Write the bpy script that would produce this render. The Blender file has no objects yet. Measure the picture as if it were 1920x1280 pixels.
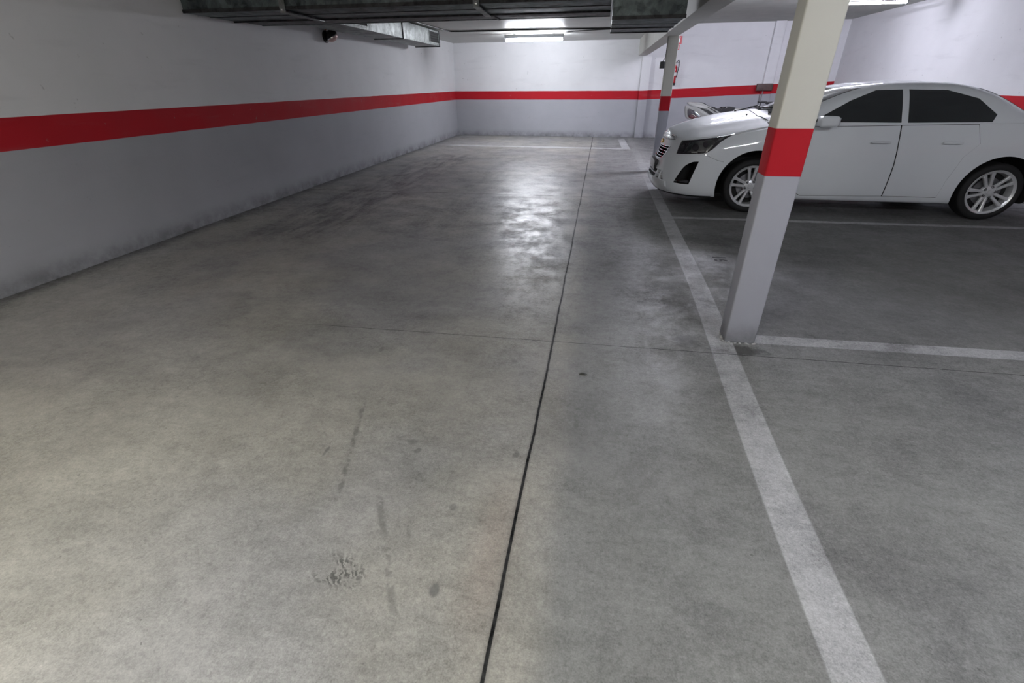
import bpy, bmesh, math, random
from mathutils import Vector, Matrix
from mathutils.bvhtree import BVHTree
random.seed(7)
PI = math.pi
scene = bpy.context.scene
C = scene.collection

# ------------------------------------------------------------------ camera, world, exposure
cam_data = bpy.data.cameras.new('camera')
cam = bpy.data.objects.new('camera', cam_data)
C.objects.link(cam)
cam_data.sensor_fit = 'HORIZONTAL'
cam_data.sensor_width = 36.0
cam_data.lens = 16.421
cam_data.clip_start = 0.02
_r = Vector((0.98558789, 0.16906819, -0.00569706))
_u = Vector((-0.07687607, 0.47764218, 0.87518456))
_b = Vector((0.15068703, -0.86213334, 0.48375564))
M = Matrix((( _r.x, _u.x, _b.x), (_r.y, _u.y, _b.y), (_r.z, _u.z, _b.z))).to_4x4()
M.translation = (0, 0, 1.5)
cam.matrix_world = M
scene.camera = cam
scene.view_settings.view_transform = 'Standard'
scene.view_settings.look = 'None'
scene.view_settings.gamma = 1.0
scene.view_settings.use_curve_mapping = False
scene.view_settings.exposure = 0.0
world = bpy.data.worlds.new('world')
scene.world = world
world.use_nodes = True
world.node_tree.nodes['Background'].inputs[0].default_value = (0.5, 0.52, 0.55, 1)
world.node_tree.nodes['Background'].inputs[1].default_value = 0.02
# lamp strengths (tubes), used by the lamp builder further down
TUBE_BACK = 350.0
TUBE_RIGHT = 560.0
TUBE_NEAR = 190.0

# ------------------------------------------------------------------ node helpers
def mat(name):
    m = bpy.data.materials.new(name); m.use_nodes = True
    nt = m.node_tree
    return m, nt, nt.nodes['Principled BSDF']

class N:
    """small node-graph writer"""
    def __init__(s, nt): s.nt = nt
    def _in(s, sock, v):
        if v is None: return
        if isinstance(v, bpy.types.NodeSocket): s.nt.links.new(v, sock)
        else:
            if isinstance(v, (tuple, list)) and len(v) == 3 and sock.type == 'RGBA': v = (*v, 1)
            sock.default_value = v
    def math(s, op, a, b=None, c=None, clamp=False):
        n = s.nt.nodes.new('ShaderNodeMath'); n.operation = op; n.use_clamp = clamp
        s._in(n.inputs[0], a); s._in(n.inputs[1], b); s._in(n.inputs[2], c)
        return n.outputs[0]
    def step(s, v, lo, hi, a=0.0, b=1.0):
        n = s.nt.nodes.new('ShaderNodeMapRange'); n.interpolation_type = 'SMOOTHSTEP'
        s._in(n.inputs['Value'], v); s._in(n.inputs['From Min'], lo); s._in(n.inputs['From Max'], hi)
        s._in(n.inputs['To Min'], a); s._in(n.inputs['To Max'], b)
        return n.outputs[0]
    def lin(s, v, lo, hi, a=0.0, b=1.0):
        n = s.nt.nodes.new('ShaderNodeMapRange')
        s._in(n.inputs['Value'], v); s._in(n.inputs['From Min'], lo); s._in(n.inputs['From Max'], hi)
        s._in(n.inputs['To Min'], a); s._in(n.inputs['To Max'], b)
        return n.outputs[0]
    def noise(s, vec, scale, detail=4, rough=0.55, dist=0.0):
        n = s.nt.nodes.new('ShaderNodeTexNoise')
        s._in(n.inputs['Vector'], vec); s._in(n.inputs['Scale'], scale); s._in(n.inputs['Detail'], detail)
        s._in(n.inputs['Roughness'], rough); s._in(n.inputs['Distortion'], dist)
        return n.outputs['Fac']
    def voro(s, vec, scale, out='Color', rnd=1.0):
        n = s.nt.nodes.new('ShaderNodeTexVoronoi')
        s._in(n.inputs['Vector'], vec); s._in(n.inputs['Scale'], scale); s._in(n.inputs['Randomness'], rnd)
        return n.outputs[out]
    def mix(s, f, a, b, blend='MIX'):
        n = s.nt.nodes.new('ShaderNodeMix'); n.data_type = 'RGBA'; n.blend_type = blend
        s._in(n.inputs[0], f); s._in(n.inputs[6], a); s._in(n.inputs[7], b)
        return n.outputs[2]
    def pos(s):
        g = s.nt.nodes.new('ShaderNodeNewGeometry')
        x = s.nt.nodes.new('ShaderNodeSeparateXYZ'); s.nt.links.new(g.outputs['Position'], x.inputs[0])
        return g.outputs['Position'], x.outputs[0], x.outputs[1], x.outputs[2]
    def objco(s):
        g = s.nt.nodes.new('ShaderNodeTexCoord')
        x = s.nt.nodes.new('ShaderNodeSeparateXYZ'); s.nt.links.new(g.outputs['Object'], x.inputs[0])
        return g.outputs['Object'], x.outputs[0], x.outputs[1], x.outputs[2]
    def vec(s, x, y, z):
        n = s.nt.nodes.new('ShaderNodeCombineXYZ'); s._in(n.inputs[0], x); s._in(n.inputs[1], y); s._in(n.inputs[2], z)
        return n.outputs[0]
    def vmul(s, v, k):
        n = s.nt.nodes.new('ShaderNodeVectorMath'); n.operation = 'MULTIPLY'
        s._in(n.inputs[0], v); n.inputs[1].default_value = k
        return n.outputs[0]
    def bump(s, h, strength, dist, bsdf):
        n = s.nt.nodes.new('ShaderNodeBump'); n.inputs['Strength'].default_value = strength
        n.inputs['Distance'].default_value = dist
        s._in(n.inputs['Height'], h); s.nt.links.new(n.outputs[0], bsdf.inputs['Normal'])
    def set(s, bsdf, name, v): s._in(bsdf.inputs[name], v)

def simple(name, col, rough=0.5, metal=0.0, noise=0.0, nscale=20, coat=0.0, bump=0.0, emis=None, estr=0, spec=None, ior=None):
    m, nt, b = mat(name); n = N(nt)
    if noise:
        co, *_ = n.objco(); f = n.noise(co, nscale, 5)
        k = n.lin(f, 0.3, 0.7, 1 - noise, 1 + noise)
        c = n.mix(1.0, (*col, 1), n.vec(k, k, k), 'MULTIPLY'); n.set(b, 'Base Color', c)
        n.set(b, 'Roughness', n.lin(f, 0.3, 0.7, max(0.02, rough - noise * .3), min(1, rough + noise * .3)))
        if bump: n.bump(f, bump, 0.002, b)
    else:
        b.inputs['Base Color'].default_value = (*col, 1); b.inputs['Roughness'].default_value = rough
    b.inputs['Metallic'].default_value = metal
    if coat: b.inputs['Coat Weight'].default_value = coat; b.inputs['Coat Roughness'].default_value = 0.04
    if emis: b.inputs['Emission Color'].default_value = (*emis, 1); b.inputs['Emission Strength'].default_value = estr
    if spec is not None: b.inputs['Specular IOR Level'].default_value = spec
    return m

RED = (0.42, 0.013, 0.022)
UPPER = (0.72, 0.72, 0.74)
LOWER = (0.385, 0.39, 0.42)

def wall_material(name, zb=1.0455, zt=1.2836, slope_x=None, upper=UPPER, lower=LOWER, red=RED, grime=True):
    m, nt, b = mat(name); n = N(nt)
    p, x, y, z = n.pos()
    zz = z
    if slope_x is not None:   # the painted band climbs slightly past x = slope_x
        lift = n.math('MULTIPLY', n.math('MAXIMUM', n.math('SUBTRACT', x, slope_x), 0.0), 0.042)
        zz = n.math('SUBTRACT', z, lift)
    wob = n.math('MULTIPLY', n.math('SUBTRACT', n.noise(p, 3.0, 2), 0.5), 0.008)
    zz = n.math('ADD', zz, wob)
    m_red = n.step(zz, zb - .002, zb + .002); m_up = n.step(zz, zt - .002, zt + .002)
    big = n.noise(p, 0.55, 3); mid = n.noise(p, 2.6, 6, .6); fine = n.noise(p, 60, 4, .6)
    def tone(col, amt):
        k = n.math('ADD', n.lin(big, .3, .7, 1 - amt, 1 + amt), n.lin(mid, .3, .7, -amt * .5, amt * .5))
        return n.mix(1.0, (*col, 1), n.vec(k, k, k), 'MULTIPLY')
    c = n.mix(m_red, tone(lower, .06), tone(red, .06))
    c = n.mix(m_up, c, tone(upper, .045))
    # scuffs and dirt: a grimy foot of the wall and faint horizontal marks
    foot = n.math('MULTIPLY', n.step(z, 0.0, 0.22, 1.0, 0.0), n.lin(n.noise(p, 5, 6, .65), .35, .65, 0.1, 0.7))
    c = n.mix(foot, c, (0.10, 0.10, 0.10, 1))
    sp = n.vmul(p, (1.0, 1.0, 6.0))
    smear = n.math('MULTIPLY', n.step(n.noise(sp, 1.1, 5, .6), .54, .76), 0.12 if grime else 0.0)
    c = n.mix(smear, c, (0.26, 0.26, 0.27, 1))
    speck = n.math('MULTIPLY', n.step(n.noise(p, 14, 3, .5), .71, .76), 0.35 if grime else 0.0)
    c = n.mix(speck, c, (0.22, 0.21, 0.21, 1))
    n.set(b, 'Base Color', c)
    n.set(b, 'Roughness', n.lin(mid, .3, .7, .62, .80))
    b.inputs['Specular IOR Level'].default_value = .16
    n.bump(n.math('ADD', fine, n.math('MULTIPLY', mid, 1.5)), .35, .0025, b)
    return m

# ------------------------------------------------------------------ floor material
def floor_material():
    m, nt, b = mat('polished_concrete'); n = N(nt)
    p, x, y, z = n.pos()
    warp = n.noise(p, 1.3, 3)
    big = n.noise(p, 0.55, 3, .5, .3)
    mid = n.noise(n.vmul(p, (1.0, 1.35, 1)), 2.1, 7, .62, .5)
    sml = n.noise(n.vmul(p, (1.0, 1.6, 1)), 11, 7, .68, .2)
    fine = n.noise(p, 170, 3, .7)
    fine2 = n.noise(p, 60, 4, .7)
    k = n.math('ADD', n.lin(big, .3, .7, .84, 1.14), n.lin(mid, .3, .7, -.19, .19))
    k = n.math('ADD', k, n.lin(sml, .3, .7, -.15, .15))
    k = n.math('ADD', k, n.lin(fine, .3, .7, -.22, .22))
    k = n.math('ADD', k, n.lin(fine2, .3, .7, -.20, .20))
    base = n.mix(n.step(n.noise(p, 0.8, 4, .5), .38, .62), (0.325, 0.313, 0.283, 1), (0.29, 0.285, 0.282, 1))
    # the slab right of the joint is a cooler grey than the left one, with a pale strip along the joint
    side = n.step(n.math('ADD', x, n.math('MULTIPLY', n.math('SUBTRACT', warp, .5), .25)), -.14, .02)
    base = n.mix(n.math('MULTIPLY', side, .85), base, (0.220, 0.222, 0.220, 1))
    strip = n.math('MULTIPLY', n.step(n.math('ABSOLUTE', n.math('ADD', x, .17)), .03, .16, 1, 0), n.step(n.noise(p, 1.7, 4), .40, .6, 0, .5))
    base = n.mix(strip, base, (0.35, 0.335, 0.30, 1))
    pink = n.math('MULTIPLY', n.step(n.math('ABSOLUTE', n.math('ADD', x, .27)), .0, .14, 1, 0), n.step(n.math('ABSOLUTE', n.math('SUBTRACT', y, 1.1)), .1, .45, .35, 0))
    base = n.mix(pink, base, (0.36, 0.285, 0.245, 1))
    warm = n.math('MULTIPLY', n.step(x, -2.4, -.9, 1, 0), n.step(y, 1.0, 3.2, 1, 0))
    base = n.mix(n.math('MULTIPLY', warm, .85), base, (0.365, 0.350, 0.300, 1))
    base = n.mix(1.0, base, n.vec(k, k, k), 'MULTIPLY')
    # dirt: dark traffic stains mid-slab, along the wall foot and inside the bays
    st = n.step(n.noise(n.vmul(p, (.9, 1.4, 1)), 1.3, 9, .70, .3), .48, .74)
    st_w = n.math('ADD', n.step(y, 3.0, 6.0, .16, .72), 0)
    base = n.mix(n.math('MULTIPLY', st, st_w), base, (0.12, 0.12, 0.118, 1))
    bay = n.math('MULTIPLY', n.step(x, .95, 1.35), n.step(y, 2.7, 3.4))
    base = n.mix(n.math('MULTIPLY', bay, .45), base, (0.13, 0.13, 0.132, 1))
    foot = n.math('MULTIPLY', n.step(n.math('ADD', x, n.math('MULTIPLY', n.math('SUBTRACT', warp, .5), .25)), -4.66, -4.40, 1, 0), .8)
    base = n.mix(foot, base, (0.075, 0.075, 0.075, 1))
    footb = n.math('MULTIPLY', n.step(y, 16.05, 16.3), n.step(mid, .35, .6, .2, .8))
    base = n.mix(footb, base, (0.09, 0.09, 0.09, 1))
    # tyre passages down the aisle; the broad left one also paints in shade
    def track_and_shade(xc, w, y0, y1, amt):
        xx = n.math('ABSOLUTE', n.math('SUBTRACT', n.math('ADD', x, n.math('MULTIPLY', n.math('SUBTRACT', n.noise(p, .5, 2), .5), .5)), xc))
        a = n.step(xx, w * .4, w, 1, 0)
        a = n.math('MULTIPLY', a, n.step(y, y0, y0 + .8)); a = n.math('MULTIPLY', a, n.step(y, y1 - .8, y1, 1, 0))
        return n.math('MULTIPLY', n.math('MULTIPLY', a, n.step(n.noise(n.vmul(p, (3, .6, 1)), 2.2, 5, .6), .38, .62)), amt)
    for a in (track_and_shade(-3.4, .8, 4.2, 12, .85), track_and_shade(-1.9, .4, 4.6, 12, .4), track_and_shade(-.55, .22, 3.9, 9, .22), track_and_shade(.45, .25, 4.2, 8.5, .35)):
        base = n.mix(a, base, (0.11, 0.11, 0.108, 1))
    # drips, skids and chips at known places: (x, y, rx, ry, strength, tone)
    dn = n.noise(p, 22, 4, .6)
    for (sx, sy, rx, ry, amt, tone) in [(-.432, .919, .020, .024, .75, .13), (-.468, 1.271, .016, .022, .6, .13), (-.766, 1.62, .028, .022, .55, .13),
            (-.724, 1.563, .017, .022, .65, .12), (-.264, 1.617, .016, .03, .6, .13), (-1.283, 2.434, .02, .04, .5, .13), (-.407, 2.422, .022, .03, .5, .14),
            (-.004, 1.87, .014, .04, .55, .13), (-1.146, 1.493, .01, .035, .6, .12), 
            (.66, 2.86, .10, .10, .55, .10), (.98, 2.79, .20, .07, .75, .06), (.35, 4.6, .24, .17, .5, .10), (.42, 5.0, .18, .10, .4, .10), (1.3, 5.25, .4, .25, .5, .07),
            (.92, 5.28, .09, .08, .55, .15), (-.55, 5.1, .16, .08, .4, .09), (-.75, 5.8, .25, .1, .35, .09), (.83, 7.9, .35, .4, .45, .08)]:
        dx = n.math('DIVIDE', n.math('SUBTRACT', x, sx), rx); dy = n.math('DIVIDE', n.math('SUBTRACT', y, sy), ry)
        d = n.math('SQRT', n.math('ADD', n.math('MULTIPLY', dx, dx), n.math('MULTIPLY', dy, dy)))
        d = n.math('ADD', d, n.math('MULTIPLY', n.math('SUBTRACT', dn, .5), 1.6))
        base = n.mix(n.math('MULTIPLY', n.step(d, .55, 1.15, 1, 0), amt), base, (tone, tone, tone * .97, 1))
    # a tyre's tread print near the camera
    dx = n.math('ABSOLUTE', n.math('SUBTRACT', x, -.78)); dy = n.math('ABSOLUTE', n.math('SUBTRACT', y, .93))
    tp = n.math('MULTIPLY', n.step(dx, .05, .12, 1, 0), n.step(dy, .03, .085, 1, 0))
    w1 = n.math('SINE', n.math('ADD', n.math('MULTIPLY', n.math('ADD', x, n.math('MULTIPLY', y, .8)), 260), n.math('MULTIPLY', dn, 26)))
    tp = n.math('MULTIPLY', n.math('MULTIPLY', tp, n.step(w1, -.4, .5)), n.step(sml, .45, .58))
    base = n.mix(n.math('MULTIPLY', tp, .85), base, (0.06, 0.06, 0.058, 1))
    def skid(x0, y0, x1, y1, w, amt):
        L = math.hypot(x1 - x0, y1 - y0); ux, uy = (x1 - x0) / L, (y1 - y0) / L
        rx_ = n.math('SUBTRACT', x, x0); ry_ = n.math('SUBTRACT', y, y0)
        t = n.math('ADD', n.math('MULTIPLY', rx_, ux), n.math('MULTIPLY', ry_, uy))
        s = n.math('ABSOLUTE', n.math('ADD', n.math('MULTIPLY', rx_, -uy), n.math('MULTIPLY', ry_, ux)))
        a = n.math('MULTIPLY', n.step(s, w * .3, w, 1, 0), n.math('MULTIPLY', n.step(t, 0, .12), n.step(t, L - .12, L, 1, 0)))
        return n.math('MULTIPLY', n.math('MULTIPLY', a, n.step(dn, .42, .58)), amt)
    for a in (skid(-1.16, 1.95, -.93, 1.15, .018, .6), skid(-.83, 1.35, -.50, .75, .02, .45), skid(-.65, 1.28, -.58, 1.05, .012, .6)):
        base = n.mix(a, base, (0.10, 0.10, 0.095, 1))
    spk = n.step(n.noise(p, 31, 2, .5), .745, .77)
    base = n.mix(n.math('MULTIPLY', spk, .55), base, (0.09, 0.09, 0.085, 1))
    wsp = n.step(n.voro(p, 9, 'Distance'), .022, .03, 1, 0)
    base = n.mix(n.math('MULTIPLY', wsp, .25), base, (0.6, 0.6, 0.58, 1))
    # painted bay markings, worn
    wear = n.math('MULTIPLY', n.step(n.noise(p, 7, 7, .7), .30, .50, .45, 1), n.step(mid, .28, .45, .7, 1))
    def band(v, c, h, soft=.005): return n.step(n.math('ABSOLUTE', n.math('SUBTRACT', v, c)), n.math('SUBTRACT', h, soft), n.math('ADD', h, soft), 1, 0)
    def between(v, a, b_, soft=.01): return n.math('MULTIPLY', n.step(v, a - soft, a + soft), n.step(v, b_ - soft, b_ + soft, 1, 0))
    xc = n.math('ADD', n.step(y, 1.2, 4.2, .848, .918), 0)
    l1 = n.math('MULTIPLY', band(x, xc, .076), n.step(y, 7.4, 9.2, 1, .15))
    yb = n.math('SUBTRACT', y, n.math('MULTIPLY', n.math('SUBTRACT', x, .98), .02))
    l2 = n.math('MULTIPLY', band(yb, 6.20, .05), between(x, .98, 6.0))
    l3 = n.math('MULTIPLY', band(yb, 2.96, .06), between(x, 1.0, 6.0))
    l4 = n.math('MULTIPLY', band(yb, 9.75, .05), between(x, 1.2, 6.0))
    yk = n.math('ADD', y, n.math('MULTIPLY', n.math('SUBTRACT', x, .7), .06))
    l5 = n.math('MULTIPLY', band(yk, 13.27, .10), between(x, -4.2, .80))
    xk = n.math('ADD', x, n.math('MULTIPLY', n.math('SUBTRACT', y, 13.2), .025))
    l6 = n.math('MULTIPLY', band(xk, .71, .10), between(y, 13.2, 15.7))
    paint = l1
    for l in (l2, l3, l4): paint = n.math('MAXIMUM', paint, l)
    paint = n.math('MULTIPLY', paint, wear)
    for l in (l5, l6): paint = n.math('MAXIMUM', paint, l)
    pc = n.mix(1.0, (0.49, 0.49, 0.505, 1), n.vec(k, k, k), 'MULTIPLY')
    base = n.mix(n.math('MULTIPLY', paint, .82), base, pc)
    # sawn joints
    jx = n.math('ADD', x, .2); jx = n.math('ADD', jx, n.math('MULTIPLY', n.math('SUBTRACT', n.noise(n.vec(0.0, y, 0.0), 1.2, 2), .5), .02))
    jx = n.math('ADD', jx, n.step(y, .9, 2.6, .0105, 0.0))
    j1 = n.step(n.math('ABSOLUTE', jx), .0045, .0080, 1, 0)
    jfade = n.step(x, -2.3, -1.9)
    def cross(y0, h):
        v = n.math('SUBTRACT', n.math('SUBTRACT', y, n.math('MULTIPLY', n.math('ADD', x, .2), .0108)), y0)
        v = n.math('ADD', v, n.math('MULTIPLY', n.math('SUBTRACT', n.noise(n.vec(x, 0.0, 0.0), 5, 3), .5), .012))
        return n.step(n.math('ABSOLUTE', v), h * .5, h * 1.3, 1, 0)
    j2 = n.math('MULTIPLY', cross(2.7165, .0032), n.math('MULTIPLY', n.step(x, -2.2, -1.7), n.step(sml, .25, .5, .45, .9)))
    j3 = n.math('MULTIPLY', cross(7.2824, .009), .9)
    j4 = n.math('MULTIPLY', cross(-1.85, .004), .8)
    jd = n.math('MAXIMUM', n.math('MAXIMUM', j1, j2), n.math('MAXIMUM', j3, j4))
    halo = n.math('MULTIPLY', n.step(n.math('ABSOLUTE', jx), .006, .02, .35, 0), 1.0)
    base = n.mix(halo, base, (0.12, 0.12, 0.115, 1))
    base = n.mix(jd, base, (0.004, 0.004, 0.004, 1))
    n.set(b, 'Base Color', base)
    # power-trowelled sheen: smoother films broken by dull mottles
    mot = n.math('ADD', n.math('MULTIPLY', n.noise(p, 3.2, 8, .65), .5), n.math('MULTIPLY', n.noise(n.vmul(p, (1.0, .8, 1)), 24, 8, .75), .5))
    r = n.lin(mot, .42, .58, .30, .52)
    r = n.math('ADD', r, n.math('MULTIPLY', n.step(x, .1, .8), .25))
    far = n.step(y, 6.6, 7.6)
    r = n.mix(far, n.vec(r, r, r), n.vec(n.lin(mot, .3, .7, .30, .48), .4, .4))
    sep = nt.nodes.new('ShaderNodeSeparateColor'); nt.links.new(r, sep.inputs[0])
    r = n.math('MAXIMUM', sep.outputs[0], n.math('MULTIPLY', n.math('MAXIMUM', jd, paint), .62))
    n.set(b, 'Roughness', r)
    n.set(b, 'Specular IOR Level', n.math('MULTIPLY', n.lin(mot, .43, .57, .95, .12), n.step(x, .1, .8, 1, .25)))
    h = n.math('SUBTRACT', n.math('MULTIPLY', fine2, .25), n.math('MULTIPLY', jd, 2.0))
    n.bump(h, .10, .003, b)
    return m

def galvanised(name, col=(0.36, 0.39, 0.37), rough=.5, metal=.75):
    m, nt, b = mat(name); n = N(nt)
    co, x, y, z = n.pos()
    v = n.voro(n.vmul(co, (1, 1, 1)), 17, 'Color'); sep = nt.nodes.new('ShaderNodeSeparateColor'); nt.links.new(v, sep.inputs[0])
    f = n.noise(co, 5, 6, .65, .5); g = n.noise(n.vmul(co, (1, 1, .35)), 12, 5, .6)
    k = n.math('ADD', n.lin(f, .35, .65, .55, 1.45), n.lin(sep.outputs[0], 0, 1, -.25, .25))
    k = n.math('MULTIPLY', k, n.lin(g, .3, .7, .75, 1.25))
    n.set(b, 'Base Color', n.mix(1.0, (*col, 1), n.vec(k, k, k), 'MULTIPLY'))
    n.set(b, 'Metallic', metal)
    n.set(b, 'Roughness', n.lin(g, .3, .7, rough - .1, rough + .12))
    n.bump(f, .2, .004, b)
    return m

MT = {}
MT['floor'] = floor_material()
MT['wall'] = wall_material('painted_wall')
MT['wall_b'] = wall_material('painted_wall_back', slope_x=1.15)
MT['column'] = wall_material('painted_column', zb=1.045, zt=1.283, upper=(0.56, 0.55, 0.50), lower=(0.36, 0.365, 0.41), grime=False)
m, nt, b_ = mat('ceiling_gloss_paint'); n_ = N(nt); p_, *_x = n_.pos()
f_ = n_.noise(p_, 1.4, 5); k_ = n_.lin(f_, .3, .7, .92, 1.05)
n_.set(b_, 'Base Color', n_.mix(1.0, (0.50, 0.51, 0.49, 1), n_.vec(k_, k_, k_), 'MULTIPLY')); b_.inputs['Roughness'].default_value = .46
b_.inputs['Specular IOR Level'].default_value = .16
n_.bump(n_.noise(p_, 6, 3), .08, .004, b_)
MT['ceiling'] = m
MT['ceiling_high'] = simple('ceiling_render', (0.40, 0.41, 0.38), .7, noise=.10, nscale=3, bump=.2)
MT['beam'] = simple('beam_paint', (0.50, 0.50, 0.46), .6, noise=.06, nscale=3, bump=.2)
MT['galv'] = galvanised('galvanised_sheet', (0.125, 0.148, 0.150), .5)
MT['galv_light'] = galvanised('galvanised_sheet_clean', (0.22, 0.235, 0.23), .5, .5)
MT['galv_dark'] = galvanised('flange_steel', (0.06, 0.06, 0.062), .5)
MT['black'] = simple('black_plastic', (0.012, 0.012, 0.013), .45, noise=.15)
MT['void'] = simple('dark_interior', (0.006, 0.006, 0.006), .8, noise=.1)
MT['rubber'] = simple('tyre_rubber', (0.010, 0.010, 0.011), .75, noise=.15, nscale=40)
MT['cable'] = simple('black_cable', (0.015, 0.015, 0.015), .5, noise=.1)
MT['alloy'] = simple('silver_alloy', (0.74, 0.75, 0.77), .30, .45, noise=.04)
MT['chrome'] = simple('chrome', (0.85, 0.86, 0.88), .08, 1.0, noise=.02)
MT['steel'] = simple('dull_steel', (0.22, 0.22, 0.23), .45, .9, noise=.1)
MT['carpaint'] = simple('white_car_paint', (0.76, 0.795, 0.83), .50, 0, noise=.01, nscale=4, coat=.8, spec=.25)
MT['glass_dark'] = simple('tinted_car_glass', (0.02, 0.024, 0.028), .04, 0, noise=.05, coat=1.0, spec=.9)
MT['lamp_dark'] = simple('smoked_lamp_housing', (0.035, 0.032, 0.038), .12, 0, noise=.2, coat=1.0)
MT['lamp_silver'] = simple('lamp_reflector', (0.36, 0.37, 0.39), .12, .95, noise=.45, nscale=9, bump=1.0, coat=.5)
MT['lens_red'] = simple('red_lens', (0.045, 0.003, 0.005), .12, 0, noise=.1, coat=1.0)
MT['amber'] = simple('amber_lens', (0.6, 0.16, 0.02), .15, 0, noise=.1, coat=1.0)
MT['vinyl'] = simple('black_vinyl', (0.012, 0.012, 0.013), .42, noise=.2, nscale=60, bump=.3)
MT['scooter'] = simple('silver_grey_bodywork', (0.25, 0.25, 0.24), .35, .2, noise=.015, coat=.5)
MT['red_paint'] = simple('extinguisher_red', (0.42, 0.012, 0.02), .25, 0, noise=.05, coat=.6)
MT['sign_red'] = simple('sign_red', (0.62, 0.02, 0.035), .4, noise=.03)
MT['sign_white'] = simple('sign_white', (0.8, 0.78, 0.78), .4, noise=.03)
MT['enamel'] = simple('grey_enamel', (0.24, 0.24, 0.25), .35, noise=.04)
MT['tube'] = None
MT['brown'] = simple('brown_cover', (0.085, 0.05, 0.045), .5, noise=.3, nscale=12)
MT['brass'] = simple('brass', (0.5, 0.25, 0.12), .35, .9, noise=.1)
m, nt, b_ = mat('frosted_pink_glass'); n_ = N(nt); p_, *_x = n_.objco()
b_.inputs['Base Color'].default_value = (0.85, 0.58, 0.54, 1); b_.inputs['Roughness'].default_value = .18
b_.inputs['Transmission Weight'].default_value = .1
n_.bump(n_.noise(p_, 40, 3), .1, .002, b_)
MT['frosted'] = m
MT['plate'] = simple('plate_white', (0.6, 0.6, 0.6), .4, noise=.04)
MT['plaster'] = simple('crumbling_plaster', (0.42, 0.42, 0.42), .8, noise=.5, nscale=45, bump=1.0)
MT['leaf'] = simple('dark_debris', (0.035, 0.035, 0.028), .6, noise=.3, nscale=60, bump=.5)

def tube_material(name, col, s):
    m, nt, b = mat(name)
    b.inputs['Base Color'].default_value = (.9, .9, .9, 1)
    b.inputs['Emission Color'].default_value = (*col, 1); b.inputs['Emission Strength'].default_value = s
    return m

# ------------------------------------------------------------------ mesh helpers
def link(name, bm, m, parent=None, smooth=False, angle=None, recalc=True):
    me = bpy.data.meshes.new(name)
    if recalc: bmesh.ops.recalc_face_normals(bm, faces=bm.faces)
    bm.to_mesh(me); bm.free()
    ms = m if isinstance(m, (list, tuple)) else [m]
    for q in ms: me.materials.append(q)
    o = bpy.data.objects.new(name, me); C.objects.link(o)
    if smooth or angle:
        me.shade_smooth()
        if angle: me.set_sharp_from_angle(angle=math.radians(angle))
    if parent: o.parent = parent
    return o

def thing(name, label, cat, loc=(0, 0, 0), rot=(0, 0, 0), group=None):
    o = bpy.data.objects.new(name, None); C.objects.link(o); o.empty_display_size = .1
    o.location = loc; o.rotation_euler = rot; o['label'] = label; o['category'] = cat
    if group: o['group'] = group
    return o
def tag(o, label, cat, group=None):
    o['label'] = label; o['category'] = cat
    if group: o['group'] = group
    return o
def struct(name, bm, m, **k):
    o = link(name, bm, m, **k); o['kind'] = 'structure'; return o

def box(bm, x0, x1, y0, y1, z0, z1, bev=0.0, seg=2, mi=0):
    vs = [bm.verts.new(p) for p in ((x0, y0, z0), (x1, y0, z0), (x1, y1, z0), (x0, y1, z0), (x0, y0, z1), (x1, y0, z1), (x1, y1, z1), (x0, y1, z1))]
    fs = [bm.faces.new([vs[i] for i in f]) for f in ((3, 2, 1, 0), (4, 5, 6, 7), (0, 1, 5, 4), (1, 2, 6, 5), (2, 3, 7, 6), (3, 0, 4, 7))]
    for f in fs: f.material_index = mi
    if bev:
        es = list({e for f in fs for e in f.edges})
        bmesh.ops.bevel(bm, geom=es, offset=bev, segments=seg, affect='EDGES', profile=.6)
    return bm
def newbox(*a, **k):
    bm = bmesh.new(); box(bm, *a, **k); return bm

def lathe(bm, prof, axis_o, axis, n=32, cap=True, mi=0):
    """prof: [(dist along axis, radius)]"""
    a = Vector(axis).normalized(); o = Vector(axis_o)
    u = a.orthogonal().normalized(); v = a.cross(u)
    rings = []
    for d, r in prof:
        if r < 1e-6: rings.append([bm.verts.new(o + a * d)])
        else: rings.append([bm.verts.new(o + a * d + (u * math.cos(2 * PI * i / n) + v * math.sin(2 * PI * i / n)) * r) for i in range(n)])
    for A, B in zip(rings, rings[1:]):
        for i in range(n):
            j = (i + 1) % n
            if len(A) == 1 and len(B) == 1: continue
            if len(A) == 1: f = bm.faces.new((A[0], B[i], B[j]))
            elif len(B) == 1: f = bm.faces.new((A[i], A[j], B[0]))
            else: f = bm.faces.new((A[i], A[j], B[j], B[i]))
            f.material_index = mi
    if cap:
        for R in (rings[0], rings[-1]):
            if len(R) > 2: bm.faces.new(R).material_index = mi
    return bm

def tube(bm, pts, r, n=10, mi=0):
    pts = [Vector(p) for p in pts]; rings = []
    prev = None
    for i, p in enumerate(pts):
        d = (pts[min(i + 1, len(pts) - 1)] - pts[max(i - 1, 0)]).normalized()
        u = d.orthogonal().normalized() if prev is None else (prev - d * prev.dot(d)).normalized()
        prev = u; v = d.cross(u)
        rr = r[i] if isinstance(r, (list, tuple)) else r
        rings.append([bm.verts.new(p + (u * math.cos(2 * PI * k / n) + v * math.sin(2 * PI * k / n)) * rr) for k in range(n)])
    for A, B in zip(rings, rings[1:]):
        for k in range(n): bm.faces.new((A[k], A[(k + 1) % n], B[(k + 1) % n], B[k])).material_index = mi
    bm.faces.new(rings[0][::-1]); bm.faces.new(rings[-1])
    return bm

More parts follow.
